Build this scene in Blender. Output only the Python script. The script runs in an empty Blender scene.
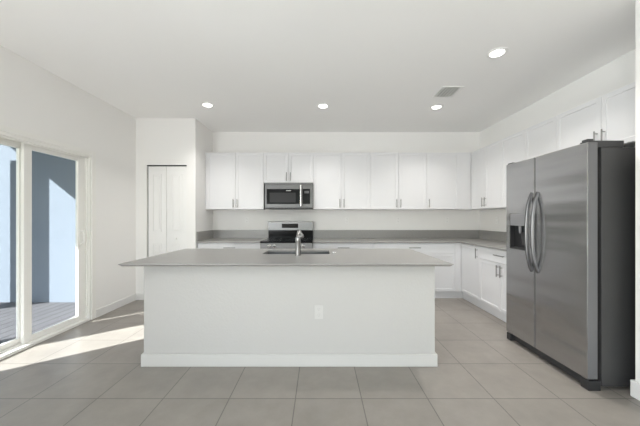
import bpy, bmesh, math
from mathutils import Vector, Matrix

scene = bpy.context.scene
COL = scene.collection

# ---------------------------------------------------------------- camera
CAM_H = 1.25
cam = bpy.data.cameras.new('camera')
cam.sensor_width = 36.0
cam.lens = 276.0 / 640.0 * 36.0
cam.shift_y = 5.0 / 640.0
cam.clip_start = 0.05
cam_o = bpy.data.objects.new('camera', cam)
cam_o.location = (0, 0, CAM_H)
cam_o.rotation_euler = (math.radians(90), 0, 0)
COL.objects.link(cam_o)
scene.camera = cam_o

# ---------------------------------------------------------------- view, world, sun, fill lights
scene.view_settings.view_transform = 'Standard'
scene.view_settings.look = 'None'
scene.view_settings.gamma = 1.0
scene.view_settings.use_curve_mapping = False
scene.view_settings.exposure = 0.02
scene.cycles.max_bounces = 16
scene.cycles.diffuse_bounces = 10
scene.cycles.transparent_max_bounces = 16
scene.cycles.sample_clamp_indirect = 6.0

SUN_DIR = Vector((0.79, 0.61, -0.632)).normalized()
world = bpy.data.worlds.new('sky')
scene.world = world
world.use_nodes = True
wn = world.node_tree
bg = wn.nodes['Background']
sky = wn.nodes.new('ShaderNodeTexSky')
sky.sky_type = 'NISHITA'
sky.sun_disc = False
sky.sun_elevation = math.asin(-SUN_DIR.z)
sky.sun_rotation = math.atan2(-SUN_DIR.x, -SUN_DIR.y)
wn.links.new(sky.outputs['Color'], bg.inputs['Color'])
bg.inputs['Strength'].default_value = 0.30

def add_light(name, kind, loc, direction, energy, color=(1, 1, 1), **kw):
    li = bpy.data.lights.new(name, kind)
    li.energy = energy
    li.color = color
    for k, v in kw.items():
        setattr(li, k, v)
    o = bpy.data.objects.new(name, li)
    o.location = loc
    o.rotation_euler = Vector(direction).to_track_quat('-Z', 'Y').to_euler()
    COL.objects.link(o)
    return o

add_light('sun', 'SUN', (-8, -6, 7), SUN_DIR, 21.0, (1.0, 0.97, 0.93), angle=math.radians(0.5))
# added fill light behind the viewer, standing in for daylight
add_light('rear_fill_light', 'AREA', (-0.3, -4.45, 1.35), (0, 1, 0.8), 42.0, (0.95, 0.98, 1.0),
          shape='RECTANGLE', size=4.6, size_y=2.3)
# second added fill light, at the left wall behind the viewer
add_light('side_fill_light', 'AREA', (-2.79, -1.9, 1.35), (1, 0.35, 0.75), 210.0, (0.94, 0.975, 1.0),
          shape='RECTANGLE', size=3.4, size_y=2.0)

# ---------------------------------------------------------------- materials
def new_mat(name):
    m = bpy.data.materials.new(name)
    m.use_nodes = True
    return m, m.node_tree.nodes, m.node_tree.links, m.node_tree.nodes['Principled BSDF']

def mat(name, color, rough=0.5, metal=0.0, bump=0.0, bscale=60.0, vary=0.0, vscale=8.0, spec=0.5, detail=3.0):
    m, n, l, p = new_mat(name)
    p.inputs['Base Color'].default_value = (*color, 1)
    p.inputs['Roughness'].default_value = rough
    p.inputs['Metallic'].default_value = metal
    p.inputs['Specular IOR Level'].default_value = spec
    tc = n.new('ShaderNodeTexCoord')
    if bump:
        t = n.new('ShaderNodeTexNoise')
        t.inputs['Scale'].default_value = bscale
        t.inputs['Detail'].default_value = detail
        b = n.new('ShaderNodeBump')
        b.inputs['Strength'].default_value = bump
        b.inputs['Distance'].default_value = 0.004
        l.new(tc.outputs['Object'], t.inputs['Vector'])
        l.new(t.outputs['Fac'], b.inputs['Height'])
        l.new(b.outputs['Normal'], p.inputs['Normal'])
    if vary:
        t = n.new('ShaderNodeTexNoise')
        t.inputs['Scale'].default_value = vscale
        t.inputs['Detail'].default_value = 5
        r = n.new('ShaderNodeValToRGB')
        r.color_ramp.elements[0].position = 0.3
        r.color_ramp.elements[1].position = 0.7
        r.color_ramp.elements[0].color = (*[c * (1 - vary) for c in color], 1)
        r.color_ramp.elements[1].color = (*[min(1, c * (1 + vary)) for c in color], 1)
        l.new(tc.outputs['Object'], t.inputs['Vector'])
        l.new(t.outputs['Fac'], r.inputs['Fac'])
        l.new(r.outputs['Color'], p.inputs['Base Color'])
    return m

M = {}
M['wall'] = mat('wall_paint', (0.84, 0.83, 0.815), 0.75, bump=0.10, bscale=140)
M['ceiling'] = mat('ceiling_paint', (0.92, 0.915, 0.905), 0.85, bump=0.12, bscale=110)
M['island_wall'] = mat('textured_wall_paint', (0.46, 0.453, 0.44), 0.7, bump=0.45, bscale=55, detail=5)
M['trim'] = mat('white_trim_paint', (0.74, 0.735, 0.725), 0.4)
M['cabinet'] = mat('white_cabinet_lacquer', (0.74, 0.74, 0.755), 0.35)
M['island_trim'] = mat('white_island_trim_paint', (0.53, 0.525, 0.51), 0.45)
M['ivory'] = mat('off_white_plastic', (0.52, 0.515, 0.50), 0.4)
M['door'] = mat('white_door_paint', (0.84, 0.835, 0.825), 0.45)
M['vinyl'] = mat('white_vinyl', (0.84, 0.83, 0.80), 0.35)
M['nickel'] = mat('brushed_nickel', (0.30, 0.295, 0.29), 0.3, 1.0)
M['chrome'] = mat('polished_chrome', (0.78, 0.78, 0.78), 0.16, 1.0)
M['plastic_white'] = mat('white_plastic', (0.86, 0.855, 0.84), 0.35)
M['slot'] = mat('dark_slot', (0.30, 0.30, 0.29), 0.6)
M['gap'] = mat('grey_recess', (0.05, 0.05, 0.05), 0.8)
M['black_gloss'] = mat('black_glass', (0.008, 0.008, 0.009), 0.12, spec=0.12)
M['black'] = mat('black_plastic', (0.025, 0.025, 0.027), 0.4)
M['dark_grey'] = mat('charcoal_plastic', (0.09, 0.09, 0.095), 0.4)
M['hinge'] = mat('near_black_plastic', (0.035, 0.035, 0.037), 0.5)
M['panel_steel'] = mat('satin_steel_panel', (0.32, 0.32, 0.32), 0.5, 0.55)
M['steel_guard'] = mat('satin_steel_backguard', (0.22, 0.22, 0.22), 0.36, 1.0)
M['mid_grey'] = mat('grey_plastic', (0.22, 0.22, 0.23), 0.35)
M['fridge_side'] = mat('charcoal_textured_steel', (0.035, 0.035, 0.036), 0.45, bump=0.15, bscale=300)
M['gasket'] = mat('dark_gasket', (0.02, 0.02, 0.02), 0.7)
M['window_mesh'] = mat('microwave_window_screen', (0.035, 0.035, 0.037), 0.25, spec=0.15)
M['quartz'] = mat('grey_quartz', (0.265, 0.258, 0.246), 0.33, vary=0.06, vscale=55, spec=1.0)
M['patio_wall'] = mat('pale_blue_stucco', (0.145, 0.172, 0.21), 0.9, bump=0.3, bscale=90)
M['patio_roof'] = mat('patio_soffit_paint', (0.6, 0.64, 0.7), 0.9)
M['grass'] = mat('yard_grass', (0.10, 0.13, 0.06), 0.95, vary=0.3, vscale=4)

def steel_mat(name, color, rough, axis, wave=0.0):
    """Satin stainless; wave = slight sheet unevenness stretched along one object axis."""
    m, n, l, p = new_mat(name)
    p.inputs['Metallic'].default_value = 1.0
    p.inputs['Base Color'].default_value = (*color, 1)
    p.inputs['Roughness'].default_value = rough
    if wave:
        tc = n.new('ShaderNodeTexCoord')
        mp = n.new('ShaderNodeMapping')
        s = [5.0, 5.0, 5.0]
        s[axis] = 0.5
        mp.inputs['Scale'].default_value = s
        t = n.new('ShaderNodeTexNoise')
        t.inputs['Scale'].default_value = 1.0
        t.inputs['Detail'].default_value = 1.0
        l.new(tc.outputs['Object'], mp.inputs['Vector'])
        l.new(mp.outputs['Vector'], t.inputs['Vector'])
        b = n.new('ShaderNodeBump')
        b.inputs['Strength'].default_value = 1.0
        b.inputs['Distance'].default_value = wave
        l.new(t.outputs['Fac'], b.inputs['Height'])
        l.new(b.outputs['Normal'], p.inputs['Normal'])
    return m

M['steel'] = steel_mat('brushed_stainless_dark', (0.47, 0.47, 0.475), 0.27, 1, 0.03)
M['fridge_edge'] = mat('grey_door_edge', (0.12, 0.12, 0.125), 0.4)
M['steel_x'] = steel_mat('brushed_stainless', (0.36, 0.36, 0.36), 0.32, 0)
M['steel_mw'] = steel_mat('brushed_stainless_microwave', (0.13, 0.13, 0.13), 0.34, 0)  # darker steel tone used on the microwave
M['steel_edge'] = mat('stainless_door_edge', (0.30, 0.30, 0.31), 0.35, 1.0)
M['steel_handle'] = mat('stainless_handle', (0.17, 0.17, 0.175), 0.3, 1.0)
M['sink_steel'] = mat('sink_steel', (0.27, 0.27, 0.27), 0.35, 1.0)

def glass_mat():
    m, n, l, p = new_mat('clear_door_glass')
    n.remove(p)
    out = n['Material Output']
    tr = n.new('ShaderNodeBsdfTransparent')
    tr.inputs['Color'].default_value = (0.93, 0.96, 0.97, 1)
    gl = n.new('ShaderNodeBsdfGlossy')
    gl.inputs['Roughness'].default_value = 0.0
    lw = n.new('ShaderNodeLayerWeight')
    lw.inputs['Blend'].default_value = 0.12
    mx = n.new('ShaderNodeMixShader')
    l.new(lw.outputs['Fresnel'], mx.inputs['Fac'])
    l.new(tr.outputs[0], mx.inputs[1])
    l.new(gl.outputs[0], mx.inputs[2])
    l.new(mx.outputs[0], out.inputs['Surface'])
    return m
M['glass'] = glass_mat()

def lamp_mat():
    m, n, l, p = new_mat('lit_lamp_lens')
    p.inputs['Base Color'].default_value = (0.9, 0.9, 0.88, 1)
    p.inputs['Emission Color'].default_value = (1, 0.97, 0.92, 1)
    p.inputs['Emission Strength'].default_value = 6.0
    return m
M['lamp'] = lamp_mat()

def tile_mat(name, size, mortar, c1, c2, cm, off=(0, 0), rough=0.35, aspect=1.0, bump=0.3, mottling=0.10, rot=0.0):
    m, n, l, p = new_mat(name)
    tc = n.new('ShaderNodeTexCoord')
    mp = n.new('ShaderNodeMapping')
    mp.inputs['Location'].default_value = (off[0], off[1], 0)
    mp.inputs['Rotation'].default_value = (0, 0, rot)
    l.new(tc.outputs['Object'], mp.inputs['Vector'])
    br = n.new('ShaderNodeTexBrick')
    br.offset = 0.0
    br.squash = 1.0
    br.inputs['Scale'].default_value = 1.0
    br.inputs['Brick Width'].default_value = size * aspect
    br.inputs['Row Height'].default_value = size
    br.inputs['Mortar Size'].default_value = mortar
    br.inputs['Mortar Smooth'].default_value = 0.1
    br.inputs['Bias'].default_value = 0.0
    br.inputs['Color1'].default_value = (*c1, 1)
    br.inputs['Color2'].default_value = (*c2, 1)
    br.inputs['Mortar'].default_value = (*cm, 1)
    l.new(mp.outputs['Vector'], br.inputs['Vector'])
    t = n.new('ShaderNodeTexNoise')
    t.inputs['Scale'].default_value = 5.0
    t.inputs['Detail'].default_value = 8
    t.inputs['Roughness'].default_value = 0.65
    l.new(tc.outputs['Object'], t.inputs['Vector'])
    mr = n.new('ShaderNodeMapRange')
    mr.inputs['From Min'].default_value = 0.3
    mr.inputs['From Max'].default_value = 0.7
    mr.inputs['To Min'].default_value = 1 - mottling
    mr.inputs['To Max'].default_value = 1 + mottling
    l.new(t.outputs['Fac'], mr.inputs['Value'])
    mu = n.new('ShaderNodeMix')
    mu.data_type = 'RGBA'
    mu.blend_type = 'MULTIPLY'
    mu.inputs['Factor'].default_value = 1.0
    l.new(br.outputs['Color'], mu.inputs[6])
    l.new(mr.outputs['Result'], mu.inputs[7])
    l.new(mu.outputs[2], p.inputs['Base Color'])
    p.inputs['Roughness'].default_value = rough
    b = n.new('ShaderNodeBump')
    b.inputs['Strength'].default_value = bump
    b.inputs['Distance'].default_value = 0.002
    inv = n.new('ShaderNodeMath')
    inv.operation = 'SUBTRACT'
    inv.inputs[0].default_value = 1.0
    l.new(br.outputs['Fac'], inv.inputs[1])
    l.new(inv.outputs[0], b.inputs['Height'])
    l.new(b.outputs['Normal'], p.inputs['Normal'])
    return m

M['floor'] = tile_mat('grey_porcelain_tile', 0.4575, 0.0035, (0.25, 0.229, 0.206), (0.264, 0.241, 0.217),
                      (0.13, 0.122, 0.113), off=(0.17, -0.08), rough=0.38)
M['deck'] = tile_mat('grey_deck_boards', 0.14, 0.008, (0.078, 0.076, 0.084), (0.092, 0.090, 0.097), (0.02, 0.02, 0.023),
                     rough=0.7, aspect=20, rot=math.radians(90), mottling=0.12)

# ---------------------------------------------------------------- helpers
def box(bm, x0, x1, y0, y1, z0, z1):
    vs = [bm.verts.new((x, y, z)) for x in (x0, x1) for y in (y0, y1) for z in (z0, z1)]
    for f in ((0, 1, 3, 2), (4, 6, 7, 5), (0, 4, 5, 1), (2, 3, 7, 6), (0, 2, 6, 4), (1, 5, 7, 3)):
        bm.faces.new([vs[i] for i in f])

def tube(bm, pts, radii, seg=14, flat=1.0):
    """Round tube along a list of points with a radius at each, closed at both ends."""
    pts = [Vector(p) for p in pts]
    if not hasattr(radii, '__len__'):
        radii = [radii] * len(pts)
    rings = []
    ref = None
    for i, p in enumerate(pts):
        d = (pts[min(i + 1, len(pts) - 1)] - pts[max(i - 1, 0)])
        if d.length < 1e-9:
            d = Vector((0, 0, 1))
        d.normalize()
        if ref is None:
            ref = Vector((1, 0, 0)) if abs(d.x) < 0.9 else Vector((0, 1, 0))
        a = (ref - d * ref.dot(d)).normalized()
        b = d.cross(a)
        ref = a
        rings.append([bm.verts.new(p + (a * math.cos(2 * math.pi * k / seg) + b * math.sin(2 * math.pi * k / seg) * flat) * radii[i])
                      for k in range(seg)])
    for r0, r1 in zip(rings, rings[1:]):
        for k in range(seg):
            bm.faces.new([r0[k], r0[(k + 1) % seg], r1[(k + 1) % seg], r1[k]])
    bm.faces.new(rings[0][::-1])
    bm.faces.new(rings[-1])

def lathe(bm, c, prof, axis='Z', seg=28):
    """Revolve (radius, height) pairs around an axis through c; open profile, ends capped where radius > 0."""
    c = Vector(c)
    rings = []
    for r, h in prof:
        ring = []
        for k in range(seg):
            a = 2 * math.pi * k / seg
            u, v = r * math.cos(a), r * math.sin(a)
            if axis == 'Z': q = Vector((u, v, h))
            elif axis == 'Y': q = Vector((u, h, v))
            else: q = Vector((h, u, v))
            ring.append(bm.verts.new(c + q))
        rings.append(ring)
    for r0, r1 in zip(rings, rings[1:]):
        for k in range(seg):
            bm.faces.new([r0[k], r0[(k + 1) % seg], r1[(k + 1) % seg], r1[k]])
    bm.faces.new(rings[0][::-1])
    bm.faces.new(rings[-1])

def root_loc(o):
    while o.parent:
        o = o.parent
    return Vector(o.location)

def obj(name, bm, m, parent=None, loc=None, bevel=0.0, smooth=False):
    """Link the bmesh (written in world coordinates) as ONE object; origin at the parent's root or loc."""
    bmesh.ops.recalc_face_normals(bm, faces=bm.faces[:])
    off = root_loc(parent) if parent else Vector(loc if loc else (0, 0, 0))
    bmesh.ops.translate(bm, verts=bm.verts[:], vec=-off)
    me = bpy.data.meshes.new(name)
    bm.to_mesh(me)
    bm.free()
    me.materials.append(m)
    o = bpy.data.objects.new(name, me)
    COL.objects.link(o)
    if parent:
        o.parent = parent
    else:
        o.location = off
    if smooth:
        for p in me.polygons:
            p.use_smooth = True
        me.set_sharp_from_angle(angle=math.radians(38))
    if bevel:
        b = o.modifiers.new('edge', 'BEVEL')
        b.width = bevel
        b.segments = 2
        b.limit_method = 'ANGLE'
    return o

def boxes(name, m, parent=None, bevel=0.0, *bs, loc=None):
    bm = bmesh.new()
    for b in bs:
        box(bm, *b)
    return obj(name, bm, m, parent, loc, bevel)

def tag(o, label, cat, group=None, kind=None):
    o['label'] = label
    o['category'] = cat
    if group: o['group'] = group
    if kind: o['kind'] = kind
    return o

def thing(name, label, cat, loc, group=None, kind=None):
    o = bpy.data.objects.new(name, None)
    o.empty_display_size = 0.1
    o.location = loc
    COL.objects.link(o)
    return tag(o, label, cat, group, kind)

def struct(name, m, label, cat, *bs, bevel=0.0):
    return tag(boxes(name, m, None, bevel, *bs), label, cat, None, 'structure')

# ---------------------------------------------------------------- room shell
XL, XR, YB, ZC = -2.81, 2.83, 4.89, 2.77
YC, XC = 4.21, -1.90          # closet front and its corner
YR = -4.5                     # wall behind the viewer
XH, YH = 2.20, 1.925          # end of the wall beside the fridge
D0, D1, DZ = 1.90, 3.40, 2.03  # sliding door opening in the left wall

struct('floor', M['floor'], 'grey square porcelain tile floor with thin joints', 'floor', (XL - 0.16, XR + 0.12, YR - 0.12, YB + 0.12, -0.10, 0.0))
struct('ceiling', M['ceiling'], 'flat white painted ceiling with recessed lights', 'ceiling', (XL - 0.16, XR + 0.12, YR - 0.12, YB + 0.12, ZC, ZC + 0.10))
struct('wall_left', M['wall'], 'white painted wall holding the sliding glass door', 'wall',
       (XL - 0.16, XL, YR, -3.7, 0, ZC), (XL - 0.16, XL, -0.1, D0, 0, ZC), (XL - 0.16, XL, -3.7, -0.1, 0, 0.3), (XL - 0.16, XL, -3.7, -0.1, 2.4, ZC), (XL - 0.16, XL, D1, YB, 0, ZC), (XL - 0.16, XL, D0, D1, DZ, ZC))
struct('wall_back', M['wall'], 'white kitchen wall behind the range and upper cabinets', 'wall', (XL, XR, YB, YB + 0.12, 0, ZC))
struct('wall_right', M['wall'], 'white wall behind the fridge and right cabinet run', 'wall', (XR, XR + 0.12, YH, YB, 0, ZC))
struct('wall_hall', M['wall'], 'white wall end close beside the fridge', 'wall', (XH, XR + 0.12, YR, YH, 0, ZC))
# closet: front wall with a bifold opening, and the return wall beside the cabinets
BX0, BX1, BZ = -2.645, -2.035, 2.06
struct('wall_closet', M['wall'], 'white closet wall around the bifold door, left of the cabinets', 'wall',
       (XL, BX0, YC, YC + 0.11, 0, ZC), (BX1, XC, YC, YC + 0.11, 0, ZC), (BX0, BX1, YC, YC + 0.11, BZ, ZC),
       (XC - 0.11, XC, YC + 0.11, YB, 0, ZC))
# wall behind the viewer, opened for the added fill window
struct('wall_rear', M['wall'], 'white wall behind the viewer with an added wide window opening', 'wall',
       (XL, -2.65, YR - 0.12, YR, 0, ZC), (2.05, XH, YR - 0.12, YR, 0, ZC), (-2.65, 2.05, YR - 0.12, YR, 2.55, ZC), (-2.65, 2.05, YR - 0.12, YR, 0, 0.15))

def base_board(name, label, *bs):
    return tag(boxes(name, M['trim'], None, 0.004, *bs), label, 'baseboard', None, 'structure')
base_board('baseboard_left', 'white baseboard between sliding door and closet', (XL, XL + 0.014, D1 + 0.05, YC, 0, 0.10))
base_board('baseboard_closet', 'white baseboard along the closet wall beside the bifold door',
           (XL + 0.014, BX0 - 0.005, YC - 0.014, YC, 0, 0.10), (BX1 + 0.005, XC, YC - 0.014, YC, 0, 0.10))
base_board('baseboard_right', 'white baseboard wrapping the wall end beside the fridge',
           (XH - 0.018, XH, YR, YH + 0.018, 0, 0.115), (XH, XR, YH, YH + 0.018, 0, 0.115))

# ---------------------------------------------------------------- sliding glass door
dr = thing('door_1', 'white vinyl sliding glass door opening onto the patio', 'door', (XL, (D0 + D1) / 2, 0), kind='structure')
# fixed frame lining the opening plus the flat flange on the room side
boxes('door_frame', M['vinyl'], dr, 0.003,
      (XL - 0.15, XL, D0, D0 + 0.035, 0.0, DZ), (XL - 0.15, XL, D1 - 0.035, D1, 0.0, DZ),
      (XL - 0.15, XL, D0 + 0.035, D1 - 0.035, DZ - 0.045, DZ), (XL - 0.15, XL + 0.004, D0 + 0.035, D1 - 0.035, 0.0, 0.03),
      (XL, XL + 0.012, D0 - 0.045, D0 + 0.012, 0, DZ + 0.04), (XL, XL + 0.012, D1 - 0.012, D1 + 0.045, 0, DZ + 0.04),
      (XL, XL + 0.012, D0 + 0.012, D1 - 0.012, DZ - 0.012, DZ + 0.04))
boxes('track', M['vinyl'], dr, 0.001,
      (XL - 0.066, XL - 0.062, D0 + 0.035, D1 - 0.035, 0.03, 0.045), (XL - 0.118, XL - 0.114, D0 + 0.035, D1 - 0.035, 0.03, 0.045),
      (XL - 0.092, XL - 0.086, D0 + 0.035, D1 - 0.035, DZ - 0.065, DZ - 0.045),
      (XL - 0.020, XL - 0.012, D0 + 0.035, D1 - 0.035, DZ - 0.062, DZ - 0.045),
      (XL - 0.052, XL - 0.046, D1 - 0.046, D1 - 0.035, 0.03, DZ - 0.045), (XL - 0.022, XL - 0.016, D1 - 0.046, D1 - 0.035, 0.03, DZ - 0.045))
def glass_panel(name, x, y0, y1, stile0, stile1, rail_b=0.055, rail_t=0.055):
    p = boxes(name, M['vinyl'], dr, 0.003,
              (x - 0.017, x + 0.017, y0, y0 + stile0, 0.034, DZ - 0.05), (x - 0.017, x + 0.017, y1 - stile1, y1, 0.034, DZ - 0.05),
              (x - 0.017, x + 0.017, y0 + stile0, y1 - stile1, 0.034, 0.034 + rail_b),
              (x - 0.017, x + 0.017, y0 + stile0, y1 - stile1, DZ - 0.05 - rail_t, DZ - 0.05))
    boxes('pane', M['glass'], p, 0.0, (x - 0.003, x + 0.003, y0 + stile0 - 0.004, y1 - stile1 + 0.004, 0.034 + rail_b - 0.004, DZ - 0.05 - rail_t + 0.004))
    return p
glass_panel('fixed_panel', XL - 0.115, D0 + 0.036, 2.73, 0.06, 0.06)
sl = glass_panel('sliding_panel', XL - 0.066, 2.665, D1 - 0.037, 0.075, 0.098)
hx, hy = XL - 0.049, D1 - 0.104
bm = bmesh.new()
box(bm, hx, hx + 0.006, hy - 0.018, hy + 0.018, 0.92, 1.12)
tube(bm, [(hx, hy, 0.94), (hx + 0.03, hy, 0.945), (hx + 0.045, hy, 0.98), (hx + 0.045, hy, 1.06), (hx + 0.03, hy, 1.095), (hx, hy, 1.10)], 0.011, 10)
obj('door_handle', bm, M['vinyl'], sl, smooth=True)

# unseen windows behind the viewer, added to go with the fill lights
w1 = thing('fill_window_1', 'wide white framed window added with the fill light in the wall behind the viewer', 'window', (-0.3, YR - 0.06, 0.15), kind='structure')
boxes('window_frame', M['vinyl'], w1, 0.003, (-2.65, -2.58, YR - 0.1, YR - 0.02, 0.15, 2.55), (1.98, 2.05, YR - 0.1, YR - 0.02, 0.15, 2.55),
      (-2.58, 1.98, YR - 0.1, YR - 0.02, 0.15, 0.22), (-2.58, 1.98, YR - 0.1, YR - 0.02, 2.48, 2.55), (-0.335, -0.265, YR - 0.1, YR - 0.02, 0.22, 2.48))
boxes('pane', M['glass'], w1, 0.0, (-2.58, 1.98, YR - 0.063, YR - 0.057, 0.22, 2.48))
w2 = thing('fill_window_2', 'white framed window added with the fill light in the left wall behind the viewer', 'window', (XL - 0.08, -1.9, 0.3), kind='structure')
boxes('window_frame', M['vinyl'], w2, 0.003, (XL - 0.12, XL - 0.04, -3.7, -3.63, 0.3, 2.4), (XL - 0.12, XL - 0.04, -0.17, -0.1, 0.3, 2.4),
      (XL - 0.12, XL - 0.04, -3.63, -0.17, 0.3, 0.37), (XL - 0.12, XL - 0.04, -3.63, -0.17, 2.33, 2.4), (XL - 0.12, XL - 0.04, -1.935, -1.865, 0.37, 2.33))
boxes('pane', M['glass'], w2, 0.0, (XL - 0.083, XL - 0.077, -3.63, -0.17, 0.37, 2.33))

# ---------------------------------------------------------------- patio outside the door
struct('patio_deck', M['deck'], 'grey boarded patio deck seen through the glass door', 'deck', (-5.5, XL - 0.17, -2.0, 4.16, -0.12, -0.02))
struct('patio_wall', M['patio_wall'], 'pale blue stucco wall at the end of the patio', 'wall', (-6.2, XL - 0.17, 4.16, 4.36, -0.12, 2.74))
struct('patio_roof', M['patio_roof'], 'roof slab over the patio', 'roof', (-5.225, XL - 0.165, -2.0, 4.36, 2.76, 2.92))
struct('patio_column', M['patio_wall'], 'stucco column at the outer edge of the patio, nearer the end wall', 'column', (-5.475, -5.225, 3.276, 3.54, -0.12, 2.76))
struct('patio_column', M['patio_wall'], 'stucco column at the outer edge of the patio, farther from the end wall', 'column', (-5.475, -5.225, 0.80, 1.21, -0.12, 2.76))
struct('yard_ground', M['grass'], 'green lawn beyond the patio', 'ground', (-30, -5.5, -25, 25, -0.30, -0.12))

# ---------------------------------------------------------------- bifold closet door
cd = thing('door_2', 'white bifold closet door with raised panels on the closet wall', 'door', ((BX0 + BX1) / 2, YC + 0.03, 0), kind='structure')
boxes('door_track', M['gap'], cd, 0.0, (BX0, BX1, YC + 0.012, YC + 0.055, BZ - 0.014, BZ))
boxes('side_gap', M['gap'], cd, 0.0, (BX0, BX0 + 0.012, YC + 0.030, YC + 0.055, 0, BZ - 0.014))
def leaf(x0, x1):
    bm = bmesh.new()
    y0, y1 = YC + 0.018, YC + 0.05
    box(bm, x0, x1, y0, y1, 0.015, BZ - 0.018)
    w0, w1 = x0 + 0.072, x1 - 0.072
    for z0, z1 in ((0.18, 0.86), (1.04, 1.92)):
        # moulded panel: a thin raised bead round a bevelled field
        for b in ((w0, w0 + 0.014, z0, z1), (w1 - 0.014, w1, z0, z1), (w0 + 0.014, w1 - 0.014, z0, z0 + 0.014), (w0 + 0.014, w1 - 0.014, z1 - 0.014, z1)):
            box(bm, b[0], b[1], y0 - 0.009, y0 + 0.001, b[2], b[3])
        box(bm, w0 + 0.034, w1 - 0.034, y0 - 0.010, y0 + 0.001, z0 + 0.034, z1 - 0.034)
    return obj('door_leaf', bm, M['door'], cd, bevel=0.003)
xm = (BX0 + BX1) / 2 - 0.012
leaf(BX0 + 0.014, xm - 0.002)
lf = leaf(xm + 0.002, BX1 - 0.003)
bm = bmesh.new()
lathe(bm, (xm + 0.155, YC + 0.018, 0.935), [(0.008, 0.0), (0.008, -0.012), (0.016, -0.018), (0.018, -0.027), (0.012, -0.034), (0.003, -0.035)], 'Y', 20)
obj('knob', bm, M['plastic_white'], lf, smooth=True)

# ---------------------------------------------------------------- cabinets
class Run:
    """A straight cabinet run: u along the wall, d depth from the door faces into the wall, z up."""
    def __init__(self, kind, front):
        self.kind, self.front = kind, front
    def b(self, u0, u1, d0, d1, z0, z1):
        if self.kind == 'back':
            return (u0, u1, self.front + d0, self.front + d1, z0, z1)
        return (self.front + d0, self.front + d1, u0, u1, z0, z1)
    def p(self, u, d, z):
        return (u, self.front + d, z) if self.kind == 'back' else (self.front + d, u, z)

def shaker(run, parent, u0, u1, z0, z1, frame=0.058, name='door'):
    bm = bmesh.new()
    box(bm, *run.b(u0, u1, 0.0, 0.019, z0, z1))
    bmesh.ops.recalc_face_normals(bm, faces=bm.faces[:])
    nrm = Vector((0, -1, 0)) if run.kind == 'back' else Vector((-1, 0, 0))
    f = [q for q in bm.faces if q.normal.dot(nrm) > 0.9]
    if frame:
        bmesh.ops.inset_region(bm, faces=f, thickness=frame, depth=0)
        bmesh.ops.inset_region(bm, faces=f, thickness=0.003, depth=-0.006)
    return obj(name, bm, M['cabinet'], parent, bevel=0.0015)

def pull(run, parent, u, z, length=0.14, vertical=True):
    bm = bmesh.new()
    h, st, po = length / 2, 0.030, length / 2 - 0.022
    ends = [(u, z - h), (u, z + h)] if vertical else [(u - h, z), (u + h, z)]
    posts = [(u, z - po), (u, z + po)] if vertical else [(u - po, z), (u + po, z)]
    tube(bm, [run.p(a, -st, c) for a, c in ends], 0.006, 10)
    for a, c in posts:
        tube(bm, [run.p(a, 0.0, c), run.p(a, -st, c)], 0.0045, 8)
    return obj('handle', bm, M['nickel'], parent, smooth=True)

def upper(run, label, u0, u1, z0, z1, doors, depth=0.31, body=None, group='white upper cabinets', filler=None):
    """doors: list of (u0, u1, handle_u or None)"""
    bu0, bu1 = body if body else (u0, u1)
    c = run.p((u0 + u1) / 2, depth / 2, z0)
    t = thing('upper_cabinet', label, 'cabinet', c, group)
    boxes('cabinet_body', M['cabinet'], t, 0.001, run.b(bu0 + 0.0006, bu1 - 0.0006, 0.020, depth, z0, z1))
    for d0, d1, hu in doors:
        d = shaker(run, t, d0 + 0.0018, d1 - 0.0018, z0 + 0.003, z1 - 0.003)
        if hu is not None:
            pull(run, d, hu, z0 + 0.10)
    if filler:
        boxes('filler_strip', M['cabinet'], t, 0.001, run.b(filler[0], filler[1], 0.006, 0.020, z0, z1))
    return t

UB, UT = 1.393, 2.335
R1 = Run('back', 4.565)
R2 = Run('right', 2.50)
upper(R1, 'two-door white upper cabinet against the return wall, left of the microwave', -1.868, -0.930, UB, UT,
      [(-1.868, -1.399, -1.432), (-1.399, -0.930, -1.366)], depth=0.322, body=(-1.898, -0.930), filler=(-1.898, -1.869))
upper(R1, 'short two-door white cabinet directly above the microwave', -0.930, -0.111, 1.83, UT,
      [(-0.930, -0.5205, -0.553), (-0.5205, -0.111, -0.488)], depth=0.322)
upper(R1, 'two-door white upper cabinet just right of the microwave', -0.111, 0.830, UB, UT,
      [(-0.111, 0.3595, 0.326), (0.3595, 0.830, 0.393)], depth=0.322)
upper(R1, 'two-door white upper cabinet between the microwave neighbour and the single-door corner cabinet', 0.830, 1.765, UB, UT,
      [(0.830, 1.2975, 1.264), (1.2975, 1.765, 1.331)], depth=0.322)
upper(R1, 'single-door white upper cabinet in the back corner with one handle', 1.765, 2.300, UB, UT,
      [(1.765, 2.300, 1.80)], depth=0.322, body=(1.765, 2.826), filler=(2.301, 2.497))
upper(R2, 'two-door white upper cabinet on the right wall between corner and fridge', 3.810, 4.555, UB, UT,
      [(3.810, 4.185, 4.152), (4.185, 4.568, 4.218)], depth=0.328, body=(3.810, 4.584))
upper(R2, 'tall two-door white upper cabinet whose lower half is hidden behind the fridge', 2.920, 3.810, UB, UT,
      [(2.920, 3.365, 3.332), (3.365, 3.810, 3.398)], depth=0.328)
upper(R2, 'short two-door white cabinet above the fridge', 1.965, 2.920, 1.86, UT,
      [(1.965, 2.455, 2.422), (2.455, 2.920, 2.488)], depth=0.328)

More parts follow.
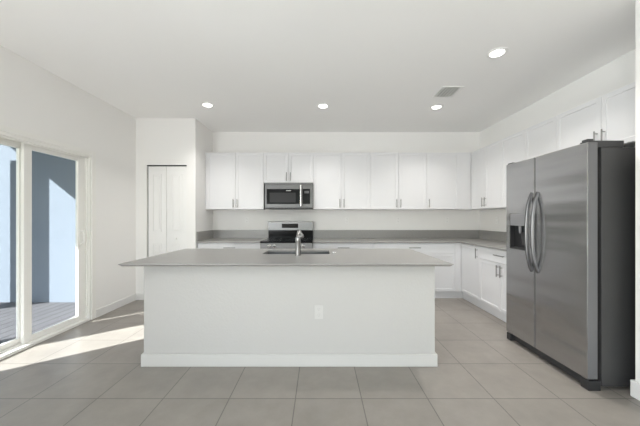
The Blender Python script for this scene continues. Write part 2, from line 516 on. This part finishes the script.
CT = 0.888            # worktop height
CB = CT - 0.021       # underside
TK = 0.112
B1 = Run('back', 4.262)
B2 = Run('right', 2.18)
def base(run, label, u0, u1, drawers, doors, depth, group='white base cabinets', body=None, toe=None, filler=None):
    bu0, bu1 = body if body else (u0, u1)
    tu0, tu1 = toe if toe else (bu0, bu1)
    t = thing('base_cabinet', label, 'cabinet', run.p((u0 + u1) / 2, depth / 2, 0), group)
    boxes('cabinet_body', M['cabinet'], t, 0.001, run.b(bu0 + 0.0006, bu1 - 0.0006, 0.020, depth, TK, CB - 0.001))
    boxes('toe_kick', M['cabinet'], t, 0.0, run.b(tu0 + 0.0006, tu1 - 0.0006, 0.045, 0.060, 0, TK))
    if filler:
        boxes('filler_strip', M['cabinet'], t, 0.001, run.b(filler[0], filler[1], 0.003, 0.020, TK, CB - 0.001))
    for d0, d1 in drawers:
        d = shaker(run, t, d0 + 0.0018, d1 - 0.0018, CB - 0.165, CB - 0.012, frame=0, name='drawer')
        pull(run, d, (d0 + d1) / 2, CB - 0.075, 0.18, False)
    top = CB - 0.169 if drawers else CB - 0.012
    for d0, d1, hu in doors:
        d = shaker(run, t, d0 + 0.0018, d1 - 0.0018, TK + 0.006, top)
        pull(run, d, hu, top - 0.095)
    return t
base(B1, 'white base cabinet with one wide drawer, left of the range', -1.868, -0.912,
     [(-1.868, -0.912)], [(-1.868, -1.39, -1.423), (-1.39, -0.912, -1.357)], 0.622, body=(-1.898, -0.912))
base(B1, 'white base cabinet with one wide drawer, just right of the range', -0.108, 0.830,
     [(-0.108, 0.830)], [(-0.108, 0.361, 0.328), (0.361, 0.830, 0.394)], 0.622)
base(B1, 'white base cabinet with one wide drawer, on the back wall next to the corner', 0.830, 2.085,
     [(0.830, 2.085)], [(0.830, 1.457, 1.424), (1.457, 2.085, 1.490)], 0.622, body=(0.830, 2.199), toe=(0.830, 2.240), filler=(2.086, 2.1785))
base(B2, 'white corner base cabinet with one full-height door on the right wall', 3.785, 4.256,
     [], [(3.785, 4.262, 3.820)], 0.645, body=(3.785, 4.2815), toe=(3.785, 4.3065))
base(B2, 'white base cabinet with one drawer over two doors beside the fridge', 2.885, 3.785,
     [(2.885, 3.785)], [(2.885, 3.335, 3.302), (3.335, 3.785, 3.368)], 0.645)

# worktops with their upstands
YW, XW = 4.236, 2.152
ct = boxes('countertop', M['quartz'], None, 0.003, (XC + 0.002, -0.911, YW, YB - 0.002, CB, CT), loc=(-1.4, 4.56, CB))
tag(ct, 'grey stone countertop left of the range with matching upstand', 'countertop')
boxes('backsplash', M['quartz'], ct, 0.002, (XC + 0.022, -0.911, YB - 0.022, YB - 0.002, CT, CT + 0.15), (XC + 0.002, XC + 0.022, YW, YB - 0.002, CT, CT + 0.15))
bm = bmesh.new()
out = [(-0.109, YW), (XW, YW), (XW, 2.885), (XR - 0.003, 2.885), (XR - 0.003, YB - 0.002), (-0.109, YB - 0.002)]
lo = [bm.verts.new((x, y, CB)) for x, y in out]
hi = [bm.verts.new((x, y, CT)) for x, y in out]
bm.faces.new(hi); bm.faces.new(lo[::-1])
for k in range(6):
    bm.faces.new([lo[k], lo[(k + 1) % 6], hi[(k + 1) % 6], hi[k]])
ct = obj('countertop', bm, M['quartz'], None, (1.5, 4.4, CB), bevel=0.003)
tag(ct, 'L-shaped grey stone countertop turning the corner right of the range', 'countertop')
boxes('backsplash', M['quartz'], ct, 0.002, (-0.109, XR - 0.003, YB - 0.022, YB - 0.002, CT, CT + 0.15), (XR - 0.023, XR - 0.003, 2.885, YB - 0.022, CT, CT + 0.15))

# ---------------------------------------------------------------- refrigerator
FX, FY0, FY1 = 1.932, 1.992, 2.865
FS = 2.484            # seam between the two doors
fr = thing('refrigerator', 'stainless side-by-side refrigerator with ice dispenser at the right wall', 'refrigerator', (2.35, 2.42, 0))
boxes('cabinet_body', M['fridge_side'], fr, 0.004, (2.036, 2.78, FY0 + 0.004, FY1 - 0.004, 0.03, 1.762))
boxes('gasket', M['gasket'], fr, 0.0, (2.008, 2.037, FY0 + 0.035, FY1 - 0.035, 0.085, 1.755))
DZ0, DZ1 = 0.082, 1.80
def fdoor(y0, y1, hole=None):
    """Door slab with a softly rounded front; hole = (y0, y1, z0, z1) recess in the front face."""
    x0, x1 = FX, FX + 0.075
    bm = bmesh.new()
    if not hole:
        box(bm, x0, x1, y0, y1, DZ0, DZ1)
    else:
        ys = [y0, hole[0], hole[1], y1]
        zs = [DZ0, hole[2], hole[3], DZ1]
        g = [[bm.verts.new((x0, a, c)) for c in zs] for a in ys]
        for i in range(3):
            for k in range(3):
                if (i, k) != (1, 1):
                    bm.faces.new([g[i][k], g[i + 1][k], g[i + 1][k + 1], g[i][k + 1]])
        rim = [g[1][1], g[2][1], g[2][2], g[1][2]]
        inn = [bm.verts.new((x0 + 0.055, v.co.y, v.co.z)) for v in rim]
        for k in range(4):
            bm.faces.new([rim[k], rim[(k + 1) % 4], inn[(k + 1) % 4], inn[k]])
        bm.faces.new(inn)
        loop = [g[0][0], g[1][0], g[2][0], g[3][0], g[3][1], g[3][2], g[3][3], g[2][3], g[1][3], g[0][3], g[0][2], g[0][1]]
        bk = [bm.verts.new((x1, v.co.y, v.co.z)) for v in loop]
        n = len(loop)
        for k in range(n):
            bm.faces.new([loop[k], loop[(k + 1) % n], bk[(k + 1) % n], bk[k]])
        bm.faces.new(bk)
    o = obj('door', bm, M['steel'], fr, bevel=0.006)
    o.data.materials.append(M['fridge_edge'])      # painted door edges
    for p in o.data.polygons:
        if abs(p.normal.x) < 0.5 and (p.center.y < y0 - 2.42 + 0.01 or p.center.y > y1 - 2.42 - 0.01):
            p.material_index = 1
    if hole:
        o.data.materials.append(M['black'])
        for p in o.data.polygons:
            c = p.center + root_loc(fr)
            if x0 + 0.001 < c.x < x1 - 0.001 and hole[0] - 0.001 < c.y < hole[1] + 0.001 and hole[2] - 0.001 < c.z < hole[3] + 0.001:
                p.material_index = 2
    return o
d_near = fdoor(FY0, FS - 0.004)
HO = (2.588, 2.803, 0.948, 1.290)
d_far = fdoor(FS + 0.004, FY1, HO)
# dispenser set in the freezer door
ds = boxes('dispenser', M['black'], d_far, 0.002,
           (FX - 0.004, FX + 0.004, HO[0] - 0.004, HO[0] + 0.008, HO[2] - 0.004, HO[3] + 0.004), (FX - 0.004, FX + 0.004, HO[1] - 0.008, HO[1] + 0.004, HO[2] - 0.004, HO[3] + 0.004),
           (FX - 0.004, FX + 0.004, HO[0], HO[1], HO[2] - 0.004, HO[2] + 0.008), (FX + 0.044, FX + 0.054, HO[0] + 0.002, HO[1] - 0.002, HO[2] + 0.002, HO[3] - 0.002),
           (FX - 0.002, FX + 0.05, HO[0] + 0.008, HO[1] - 0.008, HO[2] + 0.002, HO[2] + 0.014))
boxes('control_panel', M['mid_grey'], ds, 0.002, (FX - 0.005, FX + 0.03, HO[0] + 0.006, HO[1] - 0.006, HO[3] - 0.115, HO[3] + 0.002))
bm = bmesh.new()
box(bm, FX + 0.012, FX + 0.020, 2.635, 2.675, 0.99, 1.11)
box(bm, FX + 0.012, FX + 0.044, 2.645, 2.665, 1.09, 1.11)
bmesh.ops.rotate(bm, verts=bm.verts[:], cent=(FX + 0.03, 2.655, 1.11), matrix=Matrix.Rotation(math.radians(-8), 3, 'Y'))
obj('lever', bm, M['steel_handle'], ds, bevel=0.003)
bm = bmesh.new()
tube(bm, [(FX + 0.028, 2.70, 1.175), (FX + 0.028, 2.70, 1.12), (FX + 0.026, 2.70, 1.10)], [0.016, 0.014, 0.010], 12)
obj('spout', bm, M['mid_grey'], ds, smooth=True)
for d, y in ((d_far, FS + 0.036), (d_near, FS - 0.036)):
    bm = bmesh.new()
    pts, rad = [], []
    N = 22
    za, zb = 0.765, 1.478
    for k in range(N + 1):
        t = k / N
        bow = (1 - abs(2 * t - 1) ** 2.6) ** 0.9
        pts.append((FX + 0.004 - 0.052 * bow, y, za + (zb - za) * t))
        rad.append(0.0165 if 0 < k < N else 0.015)
    tube(bm, pts, rad, 14, 0.8)
    obj('handle', bm, M['steel_handle'], d, smooth=True)
boxes('toe_grille', M['black'], fr, 0.002, (FX + 0.035, FX + 0.10, FY0 + 0.06, FY1 - 0.02, 0.012, 0.076))
boxes('foot', M['black'], fr, 0.004, (FX + 0.006, FX + 0.096, FY0 - 0.001, FY0 + 0.062, 0.0, 0.072))
boxes('foot', M['black'], fr, 0.004, (FX + 0.006, FX + 0.096, FY1 - 0.055, FY1 + 0.001, 0.0, 0.072))
boxes('hinge_cover', M['hinge'], fr, 0.004, (FX + 0.012, FX + 0.27, FY0 + 0.006, FY0 + 0.075, 1.764, 1.812), (FX + 0.012, FX + 0.055, FY0 + 0.012, FY0 + 0.06, 1.801, 1.826))
boxes('hinge_cover', M['hinge'], fr, 0.004, (FX + 0.012, FX + 0.27, FY1 - 0.075, FY1 - 0.006, 1.764, 1.812))

# ---------------------------------------------------------------- range
RX0, RX1, RY0 = -0.905, -0.114, 4.175
rg = thing('range', 'stainless freestanding range with black glass top on the back wall', 'range', ((RX0 + RX1) / 2, 4.5, 0))
boxes('oven_body', M['dark_grey'], rg, 0.003, (RX0 + 0.004, RX1 - 0.004, RY0 + 0.04, 4.866, 0.06, 0.872), (RX0 + 0.03, RX1 - 0.03, RY0 + 0.08, 4.80, 0.0, 0.06))
boxes('cooktop', M['black_gloss'], rg, 0.004, (RX0 - 0.003 + 0.002, RX1 - 0.001, RY0 - 0.012, 4.805, 0.873, 0.898))
od = boxes('oven_door', M['steel_x'], rg, 0.006, (RX0 + 0.003, RX1 - 0.003, RY0 + 0.005, RY0 + 0.039, 0.24, 0.752))
boxes('oven_window', M['black_gloss'], od, 0.002, (RX0 + 0.10, RX1 - 0.10, RY0 + 0.001, RY0 + 0.006, 0.34, 0.63))
bm = bmesh.new()
tube(bm, [(RX0 + 0.05, RY0 - 0.045, 0.70), (RX1 - 0.05, RY0 - 0.045, 0.70)], 0.012, 12)
for x in (RX0 + 0.09, RX1 - 0.09):
    tube(bm, [(x, RY0 + 0.005, 0.70), (x, RY0 - 0.045, 0.70)], 0.009, 10)
obj('handle', bm, M['steel_handle'], od, smooth=True)
boxes('drawer', M['steel_x'], rg, 0.005, (RX0 + 0.003, RX1 - 0.003, RY0 + 0.005, RY0 + 0.039, 0.07, 0.232))
cp = boxes('control_panel', M['panel_steel'], rg, 0.004, (RX0 + 0.001, RX1 - 0.001, RY0 - 0.004, RY0 + 0.039, 0.758, 0.872))
for x in (-0.765, -0.692, -0.327, -0.254):
    bm = bmesh.new()
    lathe(bm, (x, RY0 - 0.004, 0.822), [(0.026, 0.0), (0.026, -0.006), (0.021, -0.008), (0.020, -0.034), (0.015, -0.038)], 'Y', 24)
    box(bm, x - 0.004, x + 0.004, RY0 - 0.046, RY0 - 0.036, 0.805, 0.842)
    obj('knob', bm, M['chrome'], cp, smooth=True)
bgd = boxes('backguard', M['steel_guard'], rg, 0.004, (RX0 + 0.002, RX1 - 0.002, 4.806, 4.866, 1.035, 1.186), (RX0 + 0.002, RX1 - 0.002, 4.826, 4.866, 0.873, 1.035))
boxes('splash_panel', M['black_gloss'], bgd, 0.002, (RX0 + 0.010, RX1 - 0.010, 4.800, 4.825, 0.899, 1.034))
boxes('display', M['black_gloss'], bgd, 0.001, (-0.665, -0.380, 4.801, 4.807, 1.078, 1.150))
for cx, cy, r in ((-0.72, 4.36, 0.10), (-0.30, 4.36, 0.085), (-0.72, 4.64, 0.075), (-0.30, 4.64, 0.10)):
    bm = bmesh.new()
    n = 40
    ri = [[bm.verts.new((cx + q * math.cos(2 * math.pi * k / n), cy + q * math.sin(2 * math.pi * k / n), 0.8986)) for k in range(n)] for q in (r - 0.003, r)]
    for k in range(n):
        bm.faces.new([ri[0][k], ri[0][(k + 1) % n], ri[1][(k + 1) % n], ri[1][k]])
    obj('burner_ring', bm, M['mid_grey'], rg)

# ---------------------------------------------------------------- microwave
MX0, MX1, MY, MZ0, MZ1 = -0.892, -0.112, 4.475, 1.395, 1.826
mw = thing('microwave', 'stainless over-the-range microwave hanging under the short cabinet', 'microwave', ((MX0 + MX1) / 2, 4.68, MZ0))
boxes('oven_body', M['dark_grey'], mw, 0.002, (MX0 + 0.003, MX1 - 0.003, MY + 0.032, 4.885, MZ0 + 0.004, MZ1 - 0.001))
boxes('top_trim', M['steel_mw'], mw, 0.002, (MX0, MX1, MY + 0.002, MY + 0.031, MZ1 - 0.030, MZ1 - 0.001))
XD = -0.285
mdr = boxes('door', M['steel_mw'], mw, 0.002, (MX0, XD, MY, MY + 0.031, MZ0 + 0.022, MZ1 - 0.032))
gl = boxes('glass_panel', M['black_gloss'], mdr, 0.002, (MX0 + 0.026, XD - 0.010, MY - 0.004, MY + 0.001, MZ0 + 0.082, MZ1 - 0.105))
boxes('window', M['window_mesh'], gl, 0.001, (MX0 + 0.075, -0.395, MY - 0.006, MY - 0.0035, MZ0 + 0.105, MZ1 - 0.165))
boxes('badge', M['nickel'], gl, 0.0, (-0.548, -0.470, MY - 0.0055, MY - 0.0035, MZ1 - 0.138, MZ1 - 0.126))
bm = bmesh.new()
hz0, hz1 = MZ0 + 0.045, MZ1 - 0.045
tube(bm, [(-0.310, MY - 0.048, hz0), (-0.310, MY - 0.048, hz1)], 0.0145, 14)
for z in (hz0 + 0.03, hz1 - 0.03):
    tube(bm, [(-0.310, MY + 0.002, z), (-0.310, MY - 0.048, z)], 0.010, 10)
obj('handle', bm, M['chrome'], mdr, smooth=True)
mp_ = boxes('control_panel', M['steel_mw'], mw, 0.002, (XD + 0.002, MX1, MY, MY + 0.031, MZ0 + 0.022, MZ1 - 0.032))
kp = boxes('keypad', M['black_gloss'], mp_, 0.001, (XD + 0.006, MX1 - 0.048, MY - 0.004, MY + 0.001, MZ0 + 0.082, MZ1 - 0.105))
boxes('display', M['dark_grey'], kp, 0.0, (XD + 0.03, MX1 - 0.066, MY - 0.0055, MY - 0.0035, MZ1 - 0.175, MZ1 - 0.135))
boxes('vent_grille', M['black'], mw, 0.001, (MX0 + 0.004, MX1 - 0.004, MY + 0.010, MY + 0.031, MZ0 + 0.001, MZ0 + 0.020))

# ---------------------------------------------------------------- island
IX0, IX1, IY0, IY1 = -1.490, 0.972, 2.333, 3.20
isl = thing('kitchen_island', 'white textured kitchen island base under the grey worktop', 'island', ((IX0 + IX1) / 2, 2.76, 0))
# hollow shell so the sink has room below the worktop
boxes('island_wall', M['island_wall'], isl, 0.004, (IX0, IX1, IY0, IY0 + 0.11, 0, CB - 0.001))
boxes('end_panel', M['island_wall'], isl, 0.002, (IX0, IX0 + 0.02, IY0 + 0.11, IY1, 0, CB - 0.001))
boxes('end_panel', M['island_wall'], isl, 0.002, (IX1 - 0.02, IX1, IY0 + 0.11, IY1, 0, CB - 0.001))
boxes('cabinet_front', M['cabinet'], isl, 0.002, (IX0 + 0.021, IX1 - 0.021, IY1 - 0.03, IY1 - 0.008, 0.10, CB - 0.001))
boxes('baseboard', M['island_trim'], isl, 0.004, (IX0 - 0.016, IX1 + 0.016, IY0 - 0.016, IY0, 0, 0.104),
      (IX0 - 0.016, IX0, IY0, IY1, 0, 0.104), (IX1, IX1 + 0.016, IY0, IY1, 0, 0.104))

SX0, SX1, SY0, SY1 = -0.580, 0.100, 2.775, 3.09   # sink cut-out
def slab_with_hole(x0, x1, y0, y1, hx0, hx1, hy0, hy1, z0, z1):
    bm = bmesh.new()
    def ring(z, q):
        return [bm.verts.new((x, y, z)) for x, y in ((q[0], q[2]), (q[1], q[2]), (q[1], q[3]), (q[0], q[3]))]
    O, H = (x0, x1, y0, y1), (hx0, hx1, hy0, hy1)
    LO = (x0 + 0.018, x1 - 0.018, y0 + 0.018, y1 - 0.018)      # undercut edge, shaped to make the front edge fall darker
    mid = ring(z1 - 0.005, O)
    ol, hl, ou, hu = ring(z0, LO), ring(z0, H), ring(z1, O), ring(z1, H)
    for k in range(4):
        j = (k + 1) % 4
        bm.faces.new([ou[k], ou[j], hu[j], hu[k]])
        bm.faces.new([ol[j], ol[k], hl[k], hl[j]])
        bm.faces.new([ol[k], ol[j], mid[j], mid[k]])
        bm.faces.new([mid[k], mid[j], ou[j], ou[k]])
        bm.faces.new([hl[j], hl[k], hu[k], hu[j]])
    return bm
it = obj('countertop', slab_with_hole(-1.588, 1.050, 2.168, 3.262, SX0, SX1, SY0, SY1, CB, CT), M['quartz'], None, (-0.27, 2.7, CB), bevel=0.001)
tag(it, 'long grey stone worktop on the island with a sink cut-out', 'countertop')

# sink: open basin hung under the worktop
sk = thing('kitchen_sink', 'undermount stainless sink in the island worktop', 'sink', ((SX0 + SX1) / 2, (SY0 + SY1) / 2, CB - 0.21))
bm = bmesh.new()
e, zt, zb, th = 0.006, CB - 0.001, CB - 0.20, 0.004
def rr(q, z, ins):
    return [bm.verts.new((x, y, z)) for x, y in ((q[0] + ins, q[2] + ins), (q[1] - ins, q[2] + ins), (q[1] - ins, q[3] - ins), (q[0] + ins, q[3] - ins))]
Q = (SX0 - e, SX1 + e, SY0 - e, SY1 + e)
r = [rr(Q, zb - th, 0.03), rr(Q, zb + 0.03, -th), rr(Q, zt - 0.003, -th), rr(Q, zt - 0.003, -0.02), rr(Q, zt, -0.02), rr(Q, zt, 0.0), rr(Q, zb + 0.03, 0.0), rr(Q, zb, 0.034)]
for a, b in zip(r, r[1:]):
    for k in range(4):
        bm.faces.new([a[k], a[(k + 1) % 4], b[(k + 1) % 4], b[k]])
bm.faces.new(r[0]); bm.faces.new(r[-1])
obj('basin', bm, M['sink_steel'], sk, bevel=0.003)
bm = bmesh.new()
lathe(bm, ((SX0 + SX1) / 2, (SY0 + SY1) / 2, zb), [(0.045, 0.0), (0.045, 0.003), (0.038, 0.004), (0.012, 0.002)], 'Z')
obj('drain', bm, M['chrome'], sk, smooth=True)

# faucet on the seating side of the sink, spout reaching over the basin
fx, fy = -0.212, 2.665
fa = thing('kitchen_faucet', 'brushed nickel pull-out kitchen faucet standing in front of the sink', 'faucet', (fx, fy, CT))
bm = bmesh.new()
lathe(bm, (fx, fy, CT), [(0.030, 0.0), (0.030, 0.006), (0.0265, 0.009), (0.0255, 0.03), (0.025, 0.135), (0.0265, 0.14), (0.0265, 0.165), (0.022, 0.178), (0.010, 0.184)], 'Z')
obj('faucet_body', bm, M['nickel'], fa, smooth=True)
bm = bmesh.new()
tube(bm, [(fx, fy + 0.005, CT + 0.150), (fx, fy + 0.045, CT + 0.182), (fx, fy + 0.10, CT + 0.212), (fx, fy + 0.15, CT + 0.226), (fx, fy + 0.19, CT + 0.222), (fx, fy + 0.215, CT + 0.20), (fx, fy + 0.222, CT + 0.17)],
     [0.021, 0.019, 0.0175, 0.018, 0.02, 0.021, 0.02], 16)
obj('spout', bm, M['nickel'], fa, smooth=True)
bm = bmesh.new()
tube(bm, [(fx + 0.010, fy, CT + 0.178), (fx + 0.044, fy, CT + 0.190), (fx + 0.054, fy, CT + 0.193)], [0.021, 0.021, 0.014], 14)
tube(bm, [(fx + 0.040, fy, CT + 0.190), (fx + 0.026, fy - 0.004, CT + 0.220), (fx + 0.012, fy - 0.006, CT + 0.246)], [0.013, 0.010, 0.008], 12)
obj('lever', bm, M['nickel'], fa, smooth=True)
tg = thing('air_switch_button', 'small chrome button on the island worktop right of the sink', 'button', (0.145, 2.86, CT))
bm = bmesh.new()
lathe(bm, (0.145, 2.86, CT), [(0.026, 0.0), (0.026, 0.006), (0.022, 0.010), (0.014, 0.011)], 'Z')
obj('collar', bm, M['chrome'], tg, smooth=True)
bm = bmesh.new()
lathe(bm, (0.145, 2.86, CT + 0.0105), [(0.013, 0.0), (0.013, 0.008), (0.008, 0.010)], 'Z')
obj('push_cap', bm, M['chrome'], tg, smooth=True)

# ---------------------------------------------------------------- outlets
def outlet(label, c, axis, group=None, m='plastic_white'):
    """Duplex outlet: axis 'y' faces -Y, axis 'x' faces -X."""
    x, y, z = c
    t = thing('wall_outlet', label, 'outlet', c, group)
    def bb(u0, u1, d0, d1, z0, z1):
        if axis == 'y': return (x + u0, x + u1, y - d1, y - d0, z + z0, z + z1)
        return (x - d1, x - d0, y + u0, y + u1, z + z0, z + z1)
    boxes('cover_plate', M[m], t, 0.002, bb(-0.036, 0.036, 0, 0.006, -0.058, 0.058))
    for s in (-1, 1):
        k = boxes('socket', M[m], t, 0.003, bb(-0.017, 0.017, 0.006, 0.009, s * 0.026 - 0.016, s * 0.026 + 0.016))
        boxes('slots', M['slot'], k, 0.0, bb(-0.009, -0.007, 0.0088, 0.0095, s * 0.026 - 0.002, s * 0.026 + 0.008),
              bb(0.007, 0.009, 0.0088, 0.0095, s * 0.026 - 0.002, s * 0.026 + 0.008), bb(-0.002, 0.002, 0.0088, 0.0095, s * 0.026 - 0.011, s * 0.026 - 0.007))
    return t
g = 'outlets above the countertops'
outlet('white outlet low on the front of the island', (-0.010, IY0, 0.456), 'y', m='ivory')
outlet('white outlet above the countertop left of the range', (-1.295, YB, 1.212), 'y', g)
outlet('white outlet on the back wall, first one right of the range', (0.480, YB, 1.212), 'y', g)
outlet('white outlet on the back wall, second one right of the range', (1.385, YB, 1.212), 'y', g)
outlet('white outlet on the back wall, nearest the corner', (2.250, YB, 1.212), 'y', g)
outlet('white outlet on the right wall beside the fridge', (XR, 4.41, 1.212), 'x', g)

# ---------------------------------------------------------------- ceiling fixtures
def downlight(label, x, y, power=8.0):
    t = thing('recessed_light', label, 'ceiling light', (x, y, ZC), 'recessed ceiling lights')
    bm = bmesh.new()
    lathe(bm, (x, y, ZC), [(0.088, 0.0), (0.088, -0.004), (0.080, -0.008), (0.066, -0.008), (0.058, -0.003)], 'Z', 36)
    obj('trim_ring', bm, M['plastic_white'], t, smooth=True)
    bm = bmesh.new()
    lathe(bm, (x, y, ZC), [(0.057, -0.0035), (0.057, -0.0065), (0.045, -0.0085), (0.010, -0.0095)], 'Z', 36)
    obj('lens', bm, M['lamp'], t, smooth=True)
    a = add_light('lamp_glow', 'AREA', (x, y, ZC - 0.02), (0, 0, -1), power, (1.0, 0.97, 0.93), shape='DISK', size=0.12, spread=math.radians(115))
    a.parent = t
    a.location = (0, 0, -0.02)
    return t
downlight('recessed ceiling light in front of the closet corner, leftmost of the back row', -1.513, 3.71)
downlight('recessed ceiling light in the middle of the back row', 0.040, 3.745)
downlight('recessed ceiling light just behind the air vent', 1.595, 3.78)
downlight('recessed ceiling light nearest the viewer, over the fridge side', 1.63, 2.54, 12.0)

VX0, VX1, VY0, VY1 = 1.405, 1.665, 3.175, 3.475
vt = thing('ceiling_vent', 'white louvred air vent in the ceiling', 'vent', ((VX0 + VX1) / 2, (VY0 + VY1) / 2, ZC))
boxes('vent_frame', M['plastic_white'], vt, 0.002,
      (VX0, VX0 + 0.022, VY0, VY1, ZC - 0.009, ZC), (VX1 - 0.022, VX1, VY0, VY1, ZC - 0.009, ZC),
      (VX0 + 0.022, VX1 - 0.022, VY0, VY0 + 0.022, ZC - 0.009, ZC), (VX0 + 0.022, VX1 - 0.022, VY1 - 0.022, VY1, ZC - 0.009, ZC))
boxes('backing', M['gap'], vt, 0.0, (VX0 + 0.022, VX1 - 0.022, VY0 + 0.022, VY1 - 0.022, ZC - 0.0015, ZC - 0.0005))
bm = bmesh.new()
n = 6
for k in range(n):
    x = VX0 + 0.022 + (k + 0.5) * (VX1 - VX0 - 0.044) / n
    b2 = bmesh.new()
    box(b2, x - 0.0065, x + 0.0065, VY0 + 0.022, VY1 - 0.022, ZC - 0.0065, ZC - 0.0050)
    bmesh.ops.rotate(b2, verts=b2.verts[:], cent=(x, 0, ZC - 0.0058), matrix=Matrix.Rotation(math.radians(28), 3, 'Y'))
    tmp = bpy.data.meshes.new('louver_piece')
    b2.to_mesh(tmp); b2.free()
    bm.from_mesh(tmp)
    bpy.data.meshes.remove(tmp)
obj('louvers', bm, M['plastic_white'], vt)
